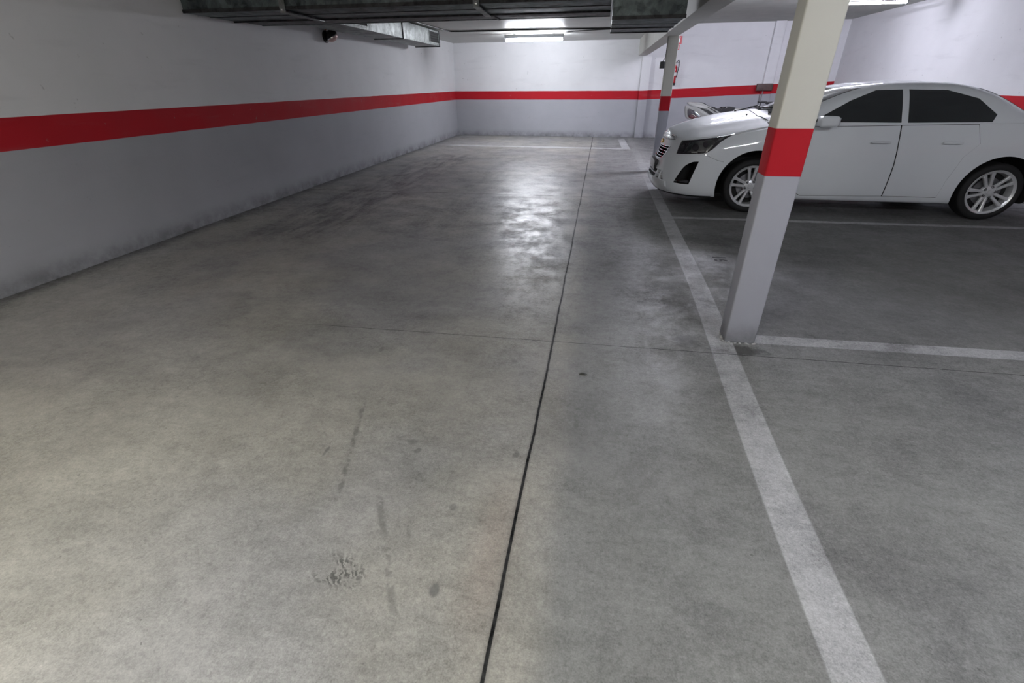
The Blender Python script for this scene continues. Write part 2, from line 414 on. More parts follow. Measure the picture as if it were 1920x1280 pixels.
def prism(bm, poly, d0, d1, axis='Y', mi=0):
    """poly in the plane across the axis: Y -> (x,z), Z -> (x,y), X -> (y,z)"""
    def P(a, b, d):
        return {'Y': (a, d, b), 'Z': (a, b, d), 'X': (d, a, b)}[axis]
    A = [bm.verts.new(P(a, b, d0)) for a, b in poly]; B = [bm.verts.new(P(a, b, d1)) for a, b in poly]
    k = len(poly)
    bm.faces.new(A).material_index = mi; bm.faces.new(B[::-1]).material_index = mi
    for i in range(k): bm.faces.new((A[i], B[i], B[(i + 1) % k], A[(i + 1) % k])).material_index = mi
    return bm

def smoothpoly(pts, sub=6, closed=True):
    out = []; n = len(pts)
    for i in range(n if closed else n - 1):
        p0, p1, p2, p3 = (pts[(i - 1) % n], pts[i], pts[(i + 1) % n], pts[(i + 2) % n]) if closed else (pts[max(i - 1, 0)], pts[i], pts[i + 1], pts[min(i + 2, n - 1)])
        for s in range(sub):
            t = s / sub; t2 = t * t; t3 = t2 * t
            out.append(tuple(.5 * (2 * b + (c - a) * t + (2 * a - 5 * b + 4 * c - d) * t2 + (3 * b - a - 3 * c + d) * t3) for a, b, c, d in zip(p0, p1, p2, p3)))
    if not closed: out.append(tuple(pts[-1]))
    return out

def interp(tab, x):
    if x <= tab[0][0]: return tab[0][1]
    for (a, b), (c, d) in zip(tab, tab[1:]):
        if x <= c:
            t = (x - a) / (c - a); return b + (d - b) * t
    return tab[-1][1]
def interps(tab, x):
    """smooth (Catmull-Rom, finite-difference tangents)"""
    n = len(tab)
    if x <= tab[0][0]: return tab[0][1]
    if x >= tab[-1][0]: return tab[-1][1]
    for i in range(n - 1):
        if x <= tab[i + 1][0]: break
    def sl(j):
        if j == 0: return (tab[1][1] - tab[0][1]) / (tab[1][0] - tab[0][0])
        if j == n - 1: return (tab[-1][1] - tab[-2][1]) / (tab[-1][0] - tab[-2][0])
        return (tab[j + 1][1] - tab[j - 1][1]) / (tab[j + 1][0] - tab[j - 1][0])
    h = tab[i + 1][0] - tab[i][0]; t = (x - tab[i][0]) / h
    return ((2 * t ** 3 - 3 * t ** 2 + 1) * tab[i][1] + (t ** 3 - 2 * t ** 2 + t) * h * sl(i) + (-2 * t ** 3 + 3 * t ** 2) * tab[i + 1][1] + (t ** 3 - t ** 2) * h * sl(i + 1))

def boolean(me, cutter_bm, op, mats=None):
    """returns a new mesh: me (op) cutter"""
    o = bpy.data.objects.new('tmp_a', me); C.objects.link(o)
    cm = bpy.data.meshes.new('tmp_c'); bmesh.ops.recalc_face_normals(cutter_bm, faces=cutter_bm.faces); cutter_bm.to_mesh(cm); cutter_bm.free()
    if mats:
        for q in mats: cm.materials.append(q)
    c = bpy.data.objects.new('tmp_c', cm); C.objects.link(c)
    md = o.modifiers.new('b', 'BOOLEAN'); md.operation = op; md.object = c; md.solver = 'MANIFOLD'
    dg = bpy.context.evaluated_depsgraph_get(); dg.update()
    res = bpy.data.meshes.new_from_object(o.evaluated_get(dg))
    bpy.data.objects.remove(o); bpy.data.objects.remove(c); bpy.data.meshes.remove(cm)
    return res

# ================================================================== the garage shell
XL, XR, YN, ZC, ZH = -4.66, 6.3, -7.0, 2.585, 2.92
def yb(x): return 16.458 - .0322 * (x - XL)     # the back wall runs slightly askew
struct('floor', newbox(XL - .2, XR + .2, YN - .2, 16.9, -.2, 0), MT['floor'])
struct('wall_left', newbox(XL - .2, XL, YN, 16.9, 0, 3.1), MT['wall'])
struct('wall_right', newbox(XR, XR + .2, YN, 16.9, 0, 3.1), MT['wall'])
struct('wall_front', newbox(XL - .2, XR + .2, YN - .2, YN, 0, 3.1), MT['wall'])
bm = bmesh.new()
prism(bm, [(XL, yb(XL)), (XR, yb(XR)), (XR, 16.9), (XL, 16.9)], 0, 3.1, 'Z')
struct('wall_back', bm, MT['wall_b'])
bm = bmesh.new()
box(bm, XL - .2, 1.0, YN, 16.9, ZC, 3.2)
struct('ceiling', bm, MT['ceiling'])
bm = bmesh.new(); box(bm, 1.0, XR + .2, YN, 16.9, ZH, 3.2)
struct('ceiling', bm, MT['ceiling_high'])
bm = bmesh.new(); box(bm, .94, 1.19, YN, yb(1.0) + .1, 2.185, 3.0, .008)
struct('trim_1', bm, MT['beam'], angle=40)
# pilasters on the back wall
struct('trim_2', newbox(1.06, 1.31, yb(1.2) - .12, yb(1.2) + .1, 0, 2.19, .004), MT['wall_b'], angle=40)
struct('trim_3', newbox(4.44, 4.70, yb(4.5) - .12, yb(4.5) + .1, 0, ZH, .004), MT['wall_b'], angle=40)

# ------------------------------------------------------------------ columns
def column(x0, x1, y0, y1, ztop, label):
    t = thing('support_column', label, 'column', ((x0 + x1) / 2, (y0 + y1) / 2, 0), group='painted steel columns along the bays')
    w, d = (x1 - x0) / 2, (y1 - y0) / 2
    bm = newbox(-w, w, -d, d, 0, ztop, .012, 3)
    link('shaft', bm, MT['column'], t, angle=35)
    bm = bmesh.new(); rnd = random.Random(3)
    for i in range(70):      # broken plaster round the foot
        s = rnd.random() * 4; e = int(s); f = s - e
        px = [-w + 2 * w * f, w, w - 2 * w * f, -w][e]; py = [-d, -d + 2 * d * f, d, d - 2 * d * f][e]
        r = rnd.uniform(.003, .010)
        mt = Matrix.Translation((px + rnd.uniform(-.006, .006), py + rnd.uniform(-.008, .004), r * .5)) @ Matrix.Diagonal((1.3, 1, .7, 1))
        bmesh.ops.create_icosphere(bm, subdivisions=1, radius=r, matrix=mt)
    link('plaster_foot', bm, MT['plaster'], t)
    return t
near_col = column(.912, 1.100, 2.885, 3.03, 2.2, 'nearest square column, grey foot with a red band, beside the white bay line')
far_col = column(1.030, 1.205, 9.72, 9.87, 2.2, 'far slim square column, grey with red band and pale top, behind the white car nose')

# ------------------------------------------------------------------ ventilation ducts
def rect_frame(bm, x0, x1, z0, z1, y, t=.03, w=.018):
    """flange frame standing proud around a duct section that runs along y"""
    box(bm, x0 - t, x1 + t, y - w, y + w, z0 - t, z0 + .002); box(bm, x0 - t, x1 + t, y - w, y + w, z1 - .002, min(z1 + t, ZC - .001))
    box(bm, x0 - t, x0 + .002, y - w, y + w, z0, z1); box(bm, x1 - .002, x1 + t, y - w, y + w, z0, z1)
t = thing('ventilation_duct', 'wide mottled galvanised duct crossing the ceiling from the left wall, in front', 'duct', (-2.3, 6.0, 2.2))
bm = newbox(-2.34, 2.315, -.42, .40, 0, .36, .004); link('duct_body', bm, MT['galv'], t, angle=30)
bm = bmesh.new(); box(bm, -2.34, 2.315, -.435, -.415, -.004, .03); box(bm, -2.34, 2.315, .385, .405, -.018, .01); box(bm, -2.34, 2.315, -.02, -.005, -.006, .002)
link('seam', bm, MT['galv_dark'], t)
for xx in (-1.14, .92):
    bm = bmesh.new(); box(bm, xx - .014, xx + .014, -.432, .41, -.012, .002); box(bm, xx - .014, xx + .014, -.432, -.418, -.012, .36)
    if xx < 0: link('flange', bm, MT['galv_dark'], t)
    else: bm.free()
t = thing('ventilation_duct', 'narrower dark duct running right behind the wide crossing duct', 'duct', (-2.3, 6.72, 2.205))
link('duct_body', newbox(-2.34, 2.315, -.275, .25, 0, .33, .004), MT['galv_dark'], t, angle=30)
bm = bmesh.new(); box(bm, -2.34, 2.315, .235, .262, -.006, .02); link('seam', bm, MT['galv'], t)
bm = bmesh.new(); box(bm, .935, .96, -.27, .26, -.012, .002); link('flange', bm, MT['galv_dark'], t)
t = thing('ventilation_duct', 'lower boxy galvanised duct section hanging just left of the beam', 'duct', (.38, 6.35, 2.045))
link('duct_body', newbox(-.345, .345, -.75, .73, 0, .52, .004), MT['galv'], t, angle=30)
bm = bmesh.new()
for a_ in ((-.758, -.735, .02), (.71, .74, .02), (.16, .185, .002)):
    bm = newbox(-.349, .349, a_[0], a_[1], -.010, a_[2]); link('flange', bm, MT['galv_dark'], t)
bm = bmesh.new()
bm = bmesh.new(); box(bm, -.345, .345, -.20, -.19, -.004, .002); link('seam', bm, MT['galv'], t)
# the branch along the left wall, with grilles in its side
t = thing('ventilation_duct', 'pale branch duct with square grilles running along the left wall', 'duct', (-4.19, 9.8, 2.275))
link('duct_body', newbox(-.29, .29, -2.80, 2.80, 0, .29, .004), MT['galv_light'], t, angle=30)
for yy in (.47, 2.79):
    bm = bmesh.new(); rect_frame(bm, -.29, .29, 0, .285, yy, .016, .014); link('flange', bm, MT['galv_dark'], t)
for yc, h0, h1 in ((2.42, .052, .252), (-1.44, .052, .252)):
    bm = bmesh.new()
    for (a, b2, c, d) in ((-.33, .33, h0 - .018, h0), (-.33, .33, h1, h1 + .018), (-.33, -.31, h0, h1), (.31, .33, h0, h1)):
        box(bm, .285, .302, yc + a, yc + b2, c, d)
    g = link('grille_frame', bm, MT['galv_light'], t)
    bm = bmesh.new(); box(bm, .286, .292, yc - .31, yc + .31, h0, h1)
    link('grille_opening', bm, MT['void'], g)
    bm = bmesh.new()
    for i in range(4):
        z0 = h0 + .022 + i * (h1 - h0 - .02) / 4
        prism(bm, [(.2925, z0), (.301, z0 + .010), (.301, z0 + .012), (.2925, z0 + .002)], yc - .31, yc + .31, 'Y')
    link('louvre', bm, MT['void'], g)

# galvanised hangers strapped round the wide duct
def strap(xa, xb_, label):
    bm = bmesh.new()
    prism(bm, [(xa - .035, 5.56), (xa + .03, 5.56), (xb_ + .03, 6.40), (xb_ - .03, 6.40)], 2.168, 2.178, 'Z')
    box(bm, xa - .035, xa + .03, 5.548, 5.560, 2.168, ZC, .002)
    o = link('hanging_strap', bm, MT['galv_light'], None)
    bm = bmesh.new(); lathe(bm, [(0, .016), (.008, .014), (.012, 0)], (xa, 5.548, 2.20), (0, -1, 0), 12)
    link('bolt', bm, MT['chrome'], o)
    return tag(o, label, 'strap', 'galvanised straps under the wide duct')
strap(-1.31, -1.37, 'pale metal strap under the wide duct, left of the lit tube')
strap(-3.42, -3.44, 'dim metal strap at the left end of the wide duct')

# cables on the ceiling
bm = bmesh.new(); tube(bm, smoothpoly([(-3.79, 9.2, 2.570), (-3.76, 10.6, 2.570), (-3.73, 11.6, 2.570), (-3.66, 12.5, 2.570), (-3.45, 12.70, 2.570), (-2.2, 12.73, 2.570), (-.6, 12.79, 2.570), (.90, 12.85, 2.570)], 6, False), .015, 8)
tag(link('ceiling_cable', bm, MT['cable'], smooth=True), 'long black cable running across the ceiling above the lit tube', 'cable')
bm = bmesh.new(); tube(bm, smoothpoly([(-1.05, 13.75, 2.54), (-.95, 13.5, 2.574), (-.5, 13.25, 2.574), (.1, 13.05, 2.574), (.90, 13.0, 2.574)], 6, False), .010, 8)
tag(link('ceiling_cable', bm, MT['cable'], smooth=True), 'short black cable feeding the right end of the lit tube', 'cable')

# ------------------------------------------------------------------ lamps
def tube_lamp(loc, L, col, s, label, rz=0.0, group=None):
    t = thing('fluorescent_lamp', label, 'lamp', loc, (0, 0, rz), group)
    # loc is the middle of the mounting face on the ceiling, geometry hangs below
    bm = bmesh.new()
    prism(bm, [(-.045, -.010), (.045, -.010), (.045, -.080), (.038, -.088), (-.038, -.088), (-.045, -.080)], -L / 2, L / 2, 'X')
    for sx in (-.5, .5): box(bm, sx - .03, sx + .03, -.03, .03, -.016, 0)
    link('housing', bm, MT['enamel'], t, angle=30)
    for sx in (-1, 1):
        bm = newbox(sx * (L / 2 - .022) - .016, sx * (L / 2 - .022) + .016, -.020, .020, -.160, -.085, .004)
        link('lamp_holder', bm, MT['enamel'], t)
    bm = bmesh.new(); lathe(bm, [(-L / 2 + .03, .021), (L / 2 - .03, .021)], (0, 0, -.133), (1, 0, 0), 20)
    link('tube', bm, tube_material('tube_glow', col, s), t, smooth=True, angle=40)
    return t
tube_lamp((-1.80, 13.8, 2.575), 1.50, (0.90, 0.93, 1.0), TUBE_BACK, 'lit white fluorescent tube lamp on the ceiling before the back wall')
tube_lamp((2.45, 10.35, ZH), 1.50, (0.86, 0.86, 1.0), TUBE_RIGHT, 'lit fluorescent tube lamp on the higher ceiling above the white car')
tube_lamp((4.75, 11.8, ZH), 1.50, (0.86, 0.86, 1.0), TUBE_RIGHT * .35, 'added fluorescent tube lamp in the corner of the higher ceiling, brightening the wall right of the car')  # added tube, there to brighten the right stretch of the back wall
tube_lamp((-1.5, -.75, ZC), 1.50, (1.0, .985, .925), TUBE_NEAR * 2.15, 'warm fluorescent tube lamp over the aisle, just behind the viewer', PI / 2, group='lamps behind the viewer')
tube_lamp((-.9, -3.6, ZC), 1.50, (1.0, .985, .94), TUBE_NEAR * .45, 'warm fluorescent tube lamp over the aisle, further behind the viewer', PI / 2, group='lamps behind the viewer')
tube_lamp((2.9, .2, ZH), 1.50, (0.90, .92, 1.0), TUBE_NEAR * 1.55, 'fluorescent tube lamp over the bays behind the viewer', group='lamps behind the viewer')

# bulkhead lamp on the left wall
t = thing('wall_lamp', 'round black bulkhead lamp with pinkish frosted bowl on the left wall', 'lamp', (XL, 8.66, 2.19))
bm = bmesh.new(); lathe(bm, [(0, .09), (.02, .09), (.03, .07)], (0, 0, .01), (1, 0, 0), 28); link('back_plate', bm, MT['black'], t, angle=40)
ax = Vector((.45, .35, -1)).normalized()
bm = bmesh.new(); lathe(bm, [(-.085, 0), (-.080, .04), (-.055, .078), (-.02, .098), (.010, .102), (.014, .096), (.014, 0)], (.115, 0, .02), ax, 28, cap=False); link('housing', bm, MT['black'], t, smooth=True, angle=50)
bm = bmesh.new(); lathe(bm, [(.012, .099), (.026, .099), (.026, .088), (.012, .088), (.012, .099)], (.115, 0, .02), ax, 28, cap=False); link('rim', bm, MT['chrome'], t, smooth=True, angle=50)
bm = bmesh.new(); lathe(bm, [(.020, .090), (.045, .086), (.068, .066), (.082, .035), (.086, 0)], (.115, 0, .02), ax, 28, cap=False); link('bowl', bm, MT['frosted'], t, smooth=True)
bm = bmesh.new(); tube(bm, [(.03, 0, .10), (.03, 0, .19)], .012, 10); link('conduit_gland', bm, MT['brass'], t, smooth=True, angle=50)

# ------------------------------------------------------------------ back wall fittings
yw = yb(1.97)
t = thing('fire_sign', 'small red fire extinguisher sign half hidden behind the far column', 'sign', (1.975, yw, 2.44))
link('upper_plate', newbox(-.115, .115, -.012, -.001, 0, .195, .002), MT['sign_red'], t)
link('lower_plate', newbox(-.125, .07, -.012, -.001, -.135, -.012, .002), MT['sign_red'], t)
bm = bmesh.new()   # pictogram: extinguisher body, neck, flame
prism(bm, [(.035, .035), (.065, .035), (.065, .115), (.055, .130), (.045, .130), (.035, .115)], -.0145, -.0125, 'Y')
prism(bm, [(.028, .138), (.07, .150), (.07, .158), (.028, .146)], -.0145, -.0125, 'Y')
prism(bm, [(-.07, .04), (-.02, .03), (-.005, .08), (-.03, .14), (-.04, .10), (-.06, .12)], -.0145, -.0125, 'Y')
link('pictogram', bm, MT['sign_white'], t)
bm = bmesh.new()
for i in range(3): prism(bm, [(-.10, -.040 - i * .035), (.05, -.040 - i * .035), (.05, -.030 - i * .035), (-.10, -.030 - i * .035)], -.0145, -.0125, 'Y')
link('text_bars', bm, MT['sign_white'], t)

t = thing('fire_extinguisher', 'red fire extinguisher hanging on the back wall behind the far column', 'extinguisher', (1.985, yw - .095, 1.42))
bm = bmesh.new(); lathe(bm, [(.03, .070), (.04, .074), (.42, .074), (.47, .062), (.50, .030), (.53, .022)], (0, 0, 0), (0, 0, 1), 28); link('cylinder', bm, MT['red_paint'], t, smooth=True, angle=50)
bm = bmesh.new(); lathe(bm, [(0, .072), (.055, .078), (.06, .074), (.06, 0)], (0, 0, 0), (0, 0, 1), 28); link('base_ring', bm, MT['black'], t, smooth=True, angle=50)
bm = bmesh.new(); lathe(bm, [(.24, .0748), (.33, .0748)], (0, 0, 0), (0, 0, 1), 28, cap=False); link('label_band', bm, MT['sign_white'], t, smooth=True)
bm = bmesh.new(); lathe(bm, [(.53, .024), (.58, .024), (.59, .012), (.60, 0)], (0, 0, 0), (0, 0, 1), 16); box(bm, -.01, .10, -.012, .012, .60, .615, .003); box(bm, -.005, .11, -.010, .010, .565, .578, .003)
link('valve', bm, MT['steel'], t, angle=50)
bm = bmesh.new(); tube(bm, smoothpoly([(.02, 0, .57), (.09, -.02, .62), (.11, -.03, .50), (.088, -.03, .30), (.08, -.02, .20)], 6, False), .010, 8); link('hose', bm, MT['black'], t, smooth=True)
bm = bmesh.new(); box(bm, -.03, .03, .07, .094, .44, .52, .003); link('bracket', bm, MT['steel'], t)

o = link('brown_box', newbox(4.27, 4.70, yb(4.5) - .20, yb(4.5) - .122, 1.27, 1.45, .02, 3), MT['brown'], angle=40)  # unidentified brown shape, modelled as a plain box
tag(o, 'brownish box on the back wall pilaster over the red band, above the car bonnet', 'box')
bm = bmesh.new(); tube(bm, [(4.47, yb(4.5) - .135, .05), (4.47, yb(4.5) - .135, 1.28)], .012, 8)
link('conduit', bm, MT['enamel'], o, smooth=True)

t = thing('switch_box', 'small black box fixed to the left side of the far column', 'box', (1.03, 9.79, 1.71))
link('case', newbox(-.085, -.012, -.05, .05, 0, .105, .006), MT['black'], t, angle=40)
link('mounting_plate', newbox(-.013, -.001, -.04, .04, .01, .095, .002), MT['steel'], t)
bm = bmesh.new(); tube(bm, smoothpoly([(-.04, 0, .10), (-.03, 0, .13), (-.012, -.04, .16), (-.009, -.05, .30), (-.009, -.05, .47)], 5, False), .006, 8); link('lead', bm, MT['cable'], t, smooth=True)

# debris on the floor, right of the joint
bm = bmesh.new()
pts = smoothpoly([(-.024, -.006), (-.012, .010), (.004, .014), (.018, .008), (.024, -.006), (.010, -.012), (-.010, -.011)], 4)
A = [bm.verts.new((x, y, .0008)) for x, y in pts]; B = [bm.verts.new((x * .8, y * .8, .004)) for x, y in pts]; ctr = bm.verts.new((0, 0, .006))
for i in range(len(pts)):
    j = (i + 1) % len(pts); bm.faces.new((A[i], A[j], B[j], B[i])); bm.faces.new((B[i], B[j], ctr))
bm.faces.new(A[::-1])
o = link('dry_leaf_scrap', bm, MT['leaf'], smooth=True); o.location = (.012, 2.349, 0)
tag(o, 'small dark half-round scrap lying on the concrete right of the long joint', 'debris')

# bay number painted on the floor
cu = bpy.data.curves.new('digits', 'FONT'); cu.body = '16'; cu.size = .165; cu.extrude = .0004; cu.offset = .004
to = bpy.data.objects.new('digits', cu); C.objects.link(to)
dg = bpy.context.evaluated_depsgraph_get(); dg.update()
me = bpy.data.meshes.new_from_object(to.evaluated_get(dg)); bpy.data.objects.remove(to)
me.name = 'bay_number'; me.materials.clear(); me.materials.append(simple('faded_black_stencil', (0.012, 0.010, 0.012), .8, noise=.5, nscale=90))
o = bpy.data.objects.new('bay_number', me); C.objects.link(o); o.location = (1.185, 4.705, .0008); o.rotation_euler = (0, 0, -PI / 2)
tag(o, 'small dark 16 painted on the bay floor between the white car and nearest column', 'number')

# ================================================================== the white car
CAR = Vector((.77, 7.46, 0))
car = thing('car', 'white saloon car with chrome grille and five twin-spoke alloy wheels, nose towards the aisle', 'car', CAR)
LEN = 4.72
# levels of the lower body: zf (front), zs (side), zr (rear), x0 (nose), x1 (tail inset), half width, corner length
LV = [(.165, .175, .20, .16, .12, .78, .62), (.185, .19, .22, .060, .06, .845, .66), (.26, .28, .30, .012, .03, .880, .68), (.36, .38, .42, .000, .00, .893, .70),
      (.48, .52, .56, .042, .00, .897, .72), (.60, .66, .70, .078, .02, .895, .72), (.73, .80, .86, .115, .05, .885, .74)]
SH = [(.14, .842), (.25, .850), (.45, .868), (.72, .900), (.86, .925), (1.0, .955), (1.25, 1.0), (1.6, 1.03), (2.6, 1.05), (3.8, 1.075), (4.3, 1.08), (4.72, 1.02)]
ZCN = [(.145, .842), (.165, .89), (.19, .935), (.26, .968), (.41, 1.022), (.57, 1.067), (.79, 1.115), (1.01, 1.147), (1.25, 1.165), (1.7, 1.17), (3.6, 1.16), (4.3, 1.15), (4.6, 1.12), (4.72, 1.02)]
NF, NS, NRR = 26, 60, 16
def plan(x0, x1, w, c, i):
    """i = column index from nose centre to tail centre (near half, y positive here)"""
    e = 2 / 2.5
    if i <= NF:
        a = (i / NF) * PI / 2
        return x0 + c * (1 - max(0, math.cos(a)) ** e), w * math.sin(a) ** e
    if i <= NF + NS:
        t = (i - NF) / NS; return (x0 + c) * (1 - t) + (LEN - x1 - .55) * t, w
    a = (1 - (i - NF - NS) / NRR) * PI / 2
    return LEN - x1 - .55 + .55 * max(0, math.cos(a)) ** e, w * math.sin(a) ** e
def lower_col(i, v):
    """v in 0..1 up the side; returns a point of the lower body"""
    rows = []
    for (zf, zs, zr, x0, x1, w, c) in LV:
        x, y = plan(x0, x1, w, c, i)
        b1 = min(1, max(0, (x - .1) / 1.2)); b1 = b1 * b1 * (3 - 2 * b1); b2 = min(1, max(0, (x - 3.6) / 1.0))
        rows.append((x, y, (zf * (1 - b1) + zs * b1) * (1 - b2) + zr * b2))
    x, y = plan(.145, .08, .845, .76, i)
    rows.append((x, y, interps(SH, x)))
    k = [j / (len(rows) - 1) for j in range(len(rows))]
    return tuple(interps([(k[j], rows[j][a]) for j in range(len(rows))], v) for a in range(3))
def hull_bm(off=0.0, nv=26, nc=14):
    cols = NF + NS + NRR
    bm = bmesh.new(); G = []
    for i in range(cols + 1):
        col = []
        p0 = lower_col(i, 0)
        for s in range(0, 5): col.append((p0[0], p0[1] * s / 5, p0[2]))
        for j in range(nv + 1): col.append(lower_col(i, j / nv))
        ps = col[-1]; zc = interps(ZCN, ps[0]) if ps[0] < LEN - .1 else interps(SH, ps[0])
        zc = max(zc, ps[2])
        for s in range(nc - 1, -1, -1):
            q = s / nc
            fr = 1 - q ** 1.55
            # crease that runs up the bonnet
            fr += .06 * math.exp(-((q - .60) / .05) ** 2) * min(1, max(0, (ps[0] - .3) * 3)) * (1 if ps[0] < 1.5 else 0)
            col.append((ps[0], ps[1] * q, ps[2] + (zc - ps[2]) * fr))
        G.append(col)
    for sgn in (-1, 1):
        V = [[bm.verts.new((p[0], sgn * p[1], p[2])) for p in col] for col in G]
        for A, B in zip(V, V[1:]):
            for a, b, c, d in zip(A, B, B[1:], A[1:]):
                bm.faces.new((a, b, c, d) if sgn > 0 else (d, c, b, a))
    bmesh.ops.remove_doubles(bm, verts=bm.verts, dist=.0004)
    bmesh.ops.recalc_face_normals(bm, faces=bm.faces)
    if off:
        bm.normal_update()
        for v in bm.verts: v.co += v.normal * off
    return bm
def bm_mesh(bm, name='tmp'):
    me = bpy.data.meshes.new(name); bm.to_mesh(me); bm.free(); return me
hull = bm_mesh(hull_bm())
hull.materials.append(MT['carpaint'])
R_ARCH = .435
def cyl(x, z, r, y0, y1, n=64):
    bm = bmesh.new(); lathe(bm, [(0, r), (y1 - y0, r)], (x, y0, z), (0, 1, 0), n); return bm
cutb = bmesh.new()
for sg in (-1, 1):
    for (x, r) in ((1.18, R_ARCH), (3.87, .41)):
        y0, y1 = (-1.0, -.52) if sg < 0 else (.52, 1.0)
        lathe(cutb, [(0, r), (y1 - y0, r)], (x, y0, .325), (0, 1, 0), 64)
hull = boolean(hull, cutb, 'DIFFERENCE', [MT['void']])
# recesses in the nose: fog lamp scoops
FOG = smoothpoly([(.500, .615), (.425, .603), (.345, .545), (.282, .435), (.243, .347), (.245, .338)], 4, False) + [(.33, .333), (.418, .335), (.45, .45)]
cutb = bmesh.new()
for sg in (-1, 1):
    prism(cutb, FOG, sg * .60, sg * 1.1, 'Y')
hull = boolean(hull, cutb, 'DIFFERENCE', [MT['void']])
cutb = bmesh.new()
LOGR = smoothpoly([(-.455, .755), (0, .735), (.455, .755)], 4, False) + smoothpoly([(.43, .67), (.36, .60), (.20, .572), (0, .566), (-.20, .572), (-.36, .60), (-.43, .67)], 3, False)
UPGR = smoothpoly([(-.485, .832), (-.47, .866), (-.30, .888), (0, .893), (.30, .888), (.47, .866), (.485, .832)], 3, False) + smoothpoly([(.25, .818), (0, .815), (-.25, .818)], 3, False)
INTK = [(-.60, .350), (-.52, .448), (.52, .448), (.60, .350)]
prism(cutb, LOGR, -.3, .215, 'X')
hull = boolean(hull, cutb, 'DIFFERENCE', [MT['void']])
cutb = bmesh.new(); prism(cutb, INTK, -.3, .27, 'X')
hull = boolean(hull, cutb, 'DIFFERENCE', [MT['void']])
ref = hull_bm(); refv = BVHTree.FromBMesh(ref); ref.free()
hull.materials.clear(); hull.materials.append(MT['carpaint']); hull.materials.append(MT['void'])
for f in hull.polygons:
    hit = refv.find_nearest(f.center); f.material_index = 0 if hit[3] < .0025 else 1
body = bpy.data.objects.new('body', hull); C.objects.link(body); body.parent = car
hull.shade_smooth(); hull.set_sharp_from_angle(angle=math.radians(38))

def chunk(name, polys, axis, d0, d1, off, m, parent=car, base=None, angle=38, label=None):
    """a panel or lamp that follows the body: the body grown by off, cut to the outline"""
    src = bm_mesh((base or hull_bm)(off))
    cb = bmesh.new()
    for poly in (polys if isinstance(polys[0][0], (tuple, list)) else [polys]): prism(cb, poly, d0, d1, axis)
    me = boolean(src, cb, 'INTERSECT'); bpy.data.meshes.remove(src)
    me.materials.clear(); me.materials.append(m); me.name = name
    for f in me.polygons: f.material_index = 0
    me.shade_smooth(); me.set_sharp_from_angle(angle=math.radians(angle))
    o = bpy.data.objects.new(name, me); C.objects.link(o); o.parent = parent
    if label: o['label'] = label
    return o
# bonnet
gap = [(.20, .47), (.244, .55), (.33, .655), (.412, .705), (.56, .765), (.707, .797), (.856, .808), (1.006, .797), (1.232, .784), (1.40, .775)]
pl = [(x, y) for x, y in gap] + [(1.42, .70), (1.33, .4), (1.29, 0), (1.33, -.4), (1.42, -.70)] + [(x, -y) for x, y in gap[::-1]] + [(.185, -.2), (.182, 0), (.185, .2)]
chunk('bonnet', pl, 'Z', .80, 1.4, .005, MT['carpaint'])
# chrome grille frame, bars, emblem
def ring_poly(poly, k):
    cx_ = sum(a for a, b in poly) / len(poly); cz_ = sum(b for a, b in poly) / len(poly)
    return [(cx_ + (a - cx_) * (1 + k), cz_ + (b - cz_) * (1 + k * 3)) for a, b in poly]
chunk('upper_grille', UPGR, 'X', -.3, .42, .007, MT['black'])
for z0 in (.836, .858):
    chunk('grille_bar', [(-.46, z0), (.46, z0), (.46, z0 + .003), (-.46, z0 + .003)], 'X', -.3, .42, .010, MT['chrome'])
chunk('grille_surround', smoothpoly([(-.50, .830), (-.485, .868), (-.30, .891), (0, .896), (.30, .891), (.485, .868), (.50, .830)], 3, False) + smoothpoly([(.488, .832), (.472, .862), (.30, .884), (0, .888), (-.30, .884), (-.472, .862), (-.488, .832)], 3, False), 'X', -.3, .42, .012, MT['chrome'])
for i in range(4):
    z0 = .600 + i * .036; w = interp([(.60, .335), (.65, .405), (.75, .45)], z0)
    chunk('grille_bar', [(-w, z0 + .006), (0, z0 - .004), (w, z0 + .006), (w, z0 + .013), (0, z0 + .004), (-w, z0 + .013)], 'X', -.3, .42, .002, MT['chrome'])
lo = chunk('grille_surround', LOGR + [LOGR[0]] + [(a * .965, .66 + (b - .66) * .90) for a, b in [LOGR[0]] + LOGR[::-1]], 'X', -.3, .42, .008, MT['chrome'])
em = chunk('emblem', [(-.085, .768), (-.035, .768), (-.028, .787), (.028, .787), (.035, .768), (.085, .768), (.097, .788), (.040, .788), (.040, .796), (-.028, .800), (-.040, .788), (-.097, .788)][:0] or
           [(-.092, .762), (-.030, .762), (-.030, .750), (.036, .750), (.040, .762), (.088, .762), (.098, .792), (.034, .792), (.034, .804), (-.032, .804), (-.036, .792), (-.084, .792)], 'X', -.3, .42, .018, simple('gold_emblem', (.75, .50, .14), .25, .9, noise=.05), label='gold cross-shaped badge with chrome edge')
# lower intake dividers and lip
for yv in (-.50, -.385, .385, .50):
    chunk('intake_divider', [(yv - .010, .345), (yv + .010, .345), (yv + .010, .452), (yv - .010, .452)], 'X', -.3, .16, .002, MT['carpaint'])
chunk('intake_divider', [(-.60, .394), (.60, .394), (.60, .405), (-.60, .405)], 'X', -.3, .17, .003, MT['carpaint'])
chunk('bumper_lip', [(-.66, .265), (.66, .265), (.66, .335), (.50, .348), (-.50, .348), (-.66, .335)], 'X', -.3, .30, .012, MT['carpaint'])
chunk('under_skirt', [(.10, .10), (.72, .10), (.72, .192), (.10, .197)], 'Y', -1.0, 1.0, .004, MT['black'])
pm = link('number_plate', newbox(.016, .024, -.26, .26, .425, .535, .003), MT['plate'], car, angle=40)
link('plate_holder', newbox(.0245, .075, -.275, .275, .415, .545, .006), MT['black'], pm, angle=40)

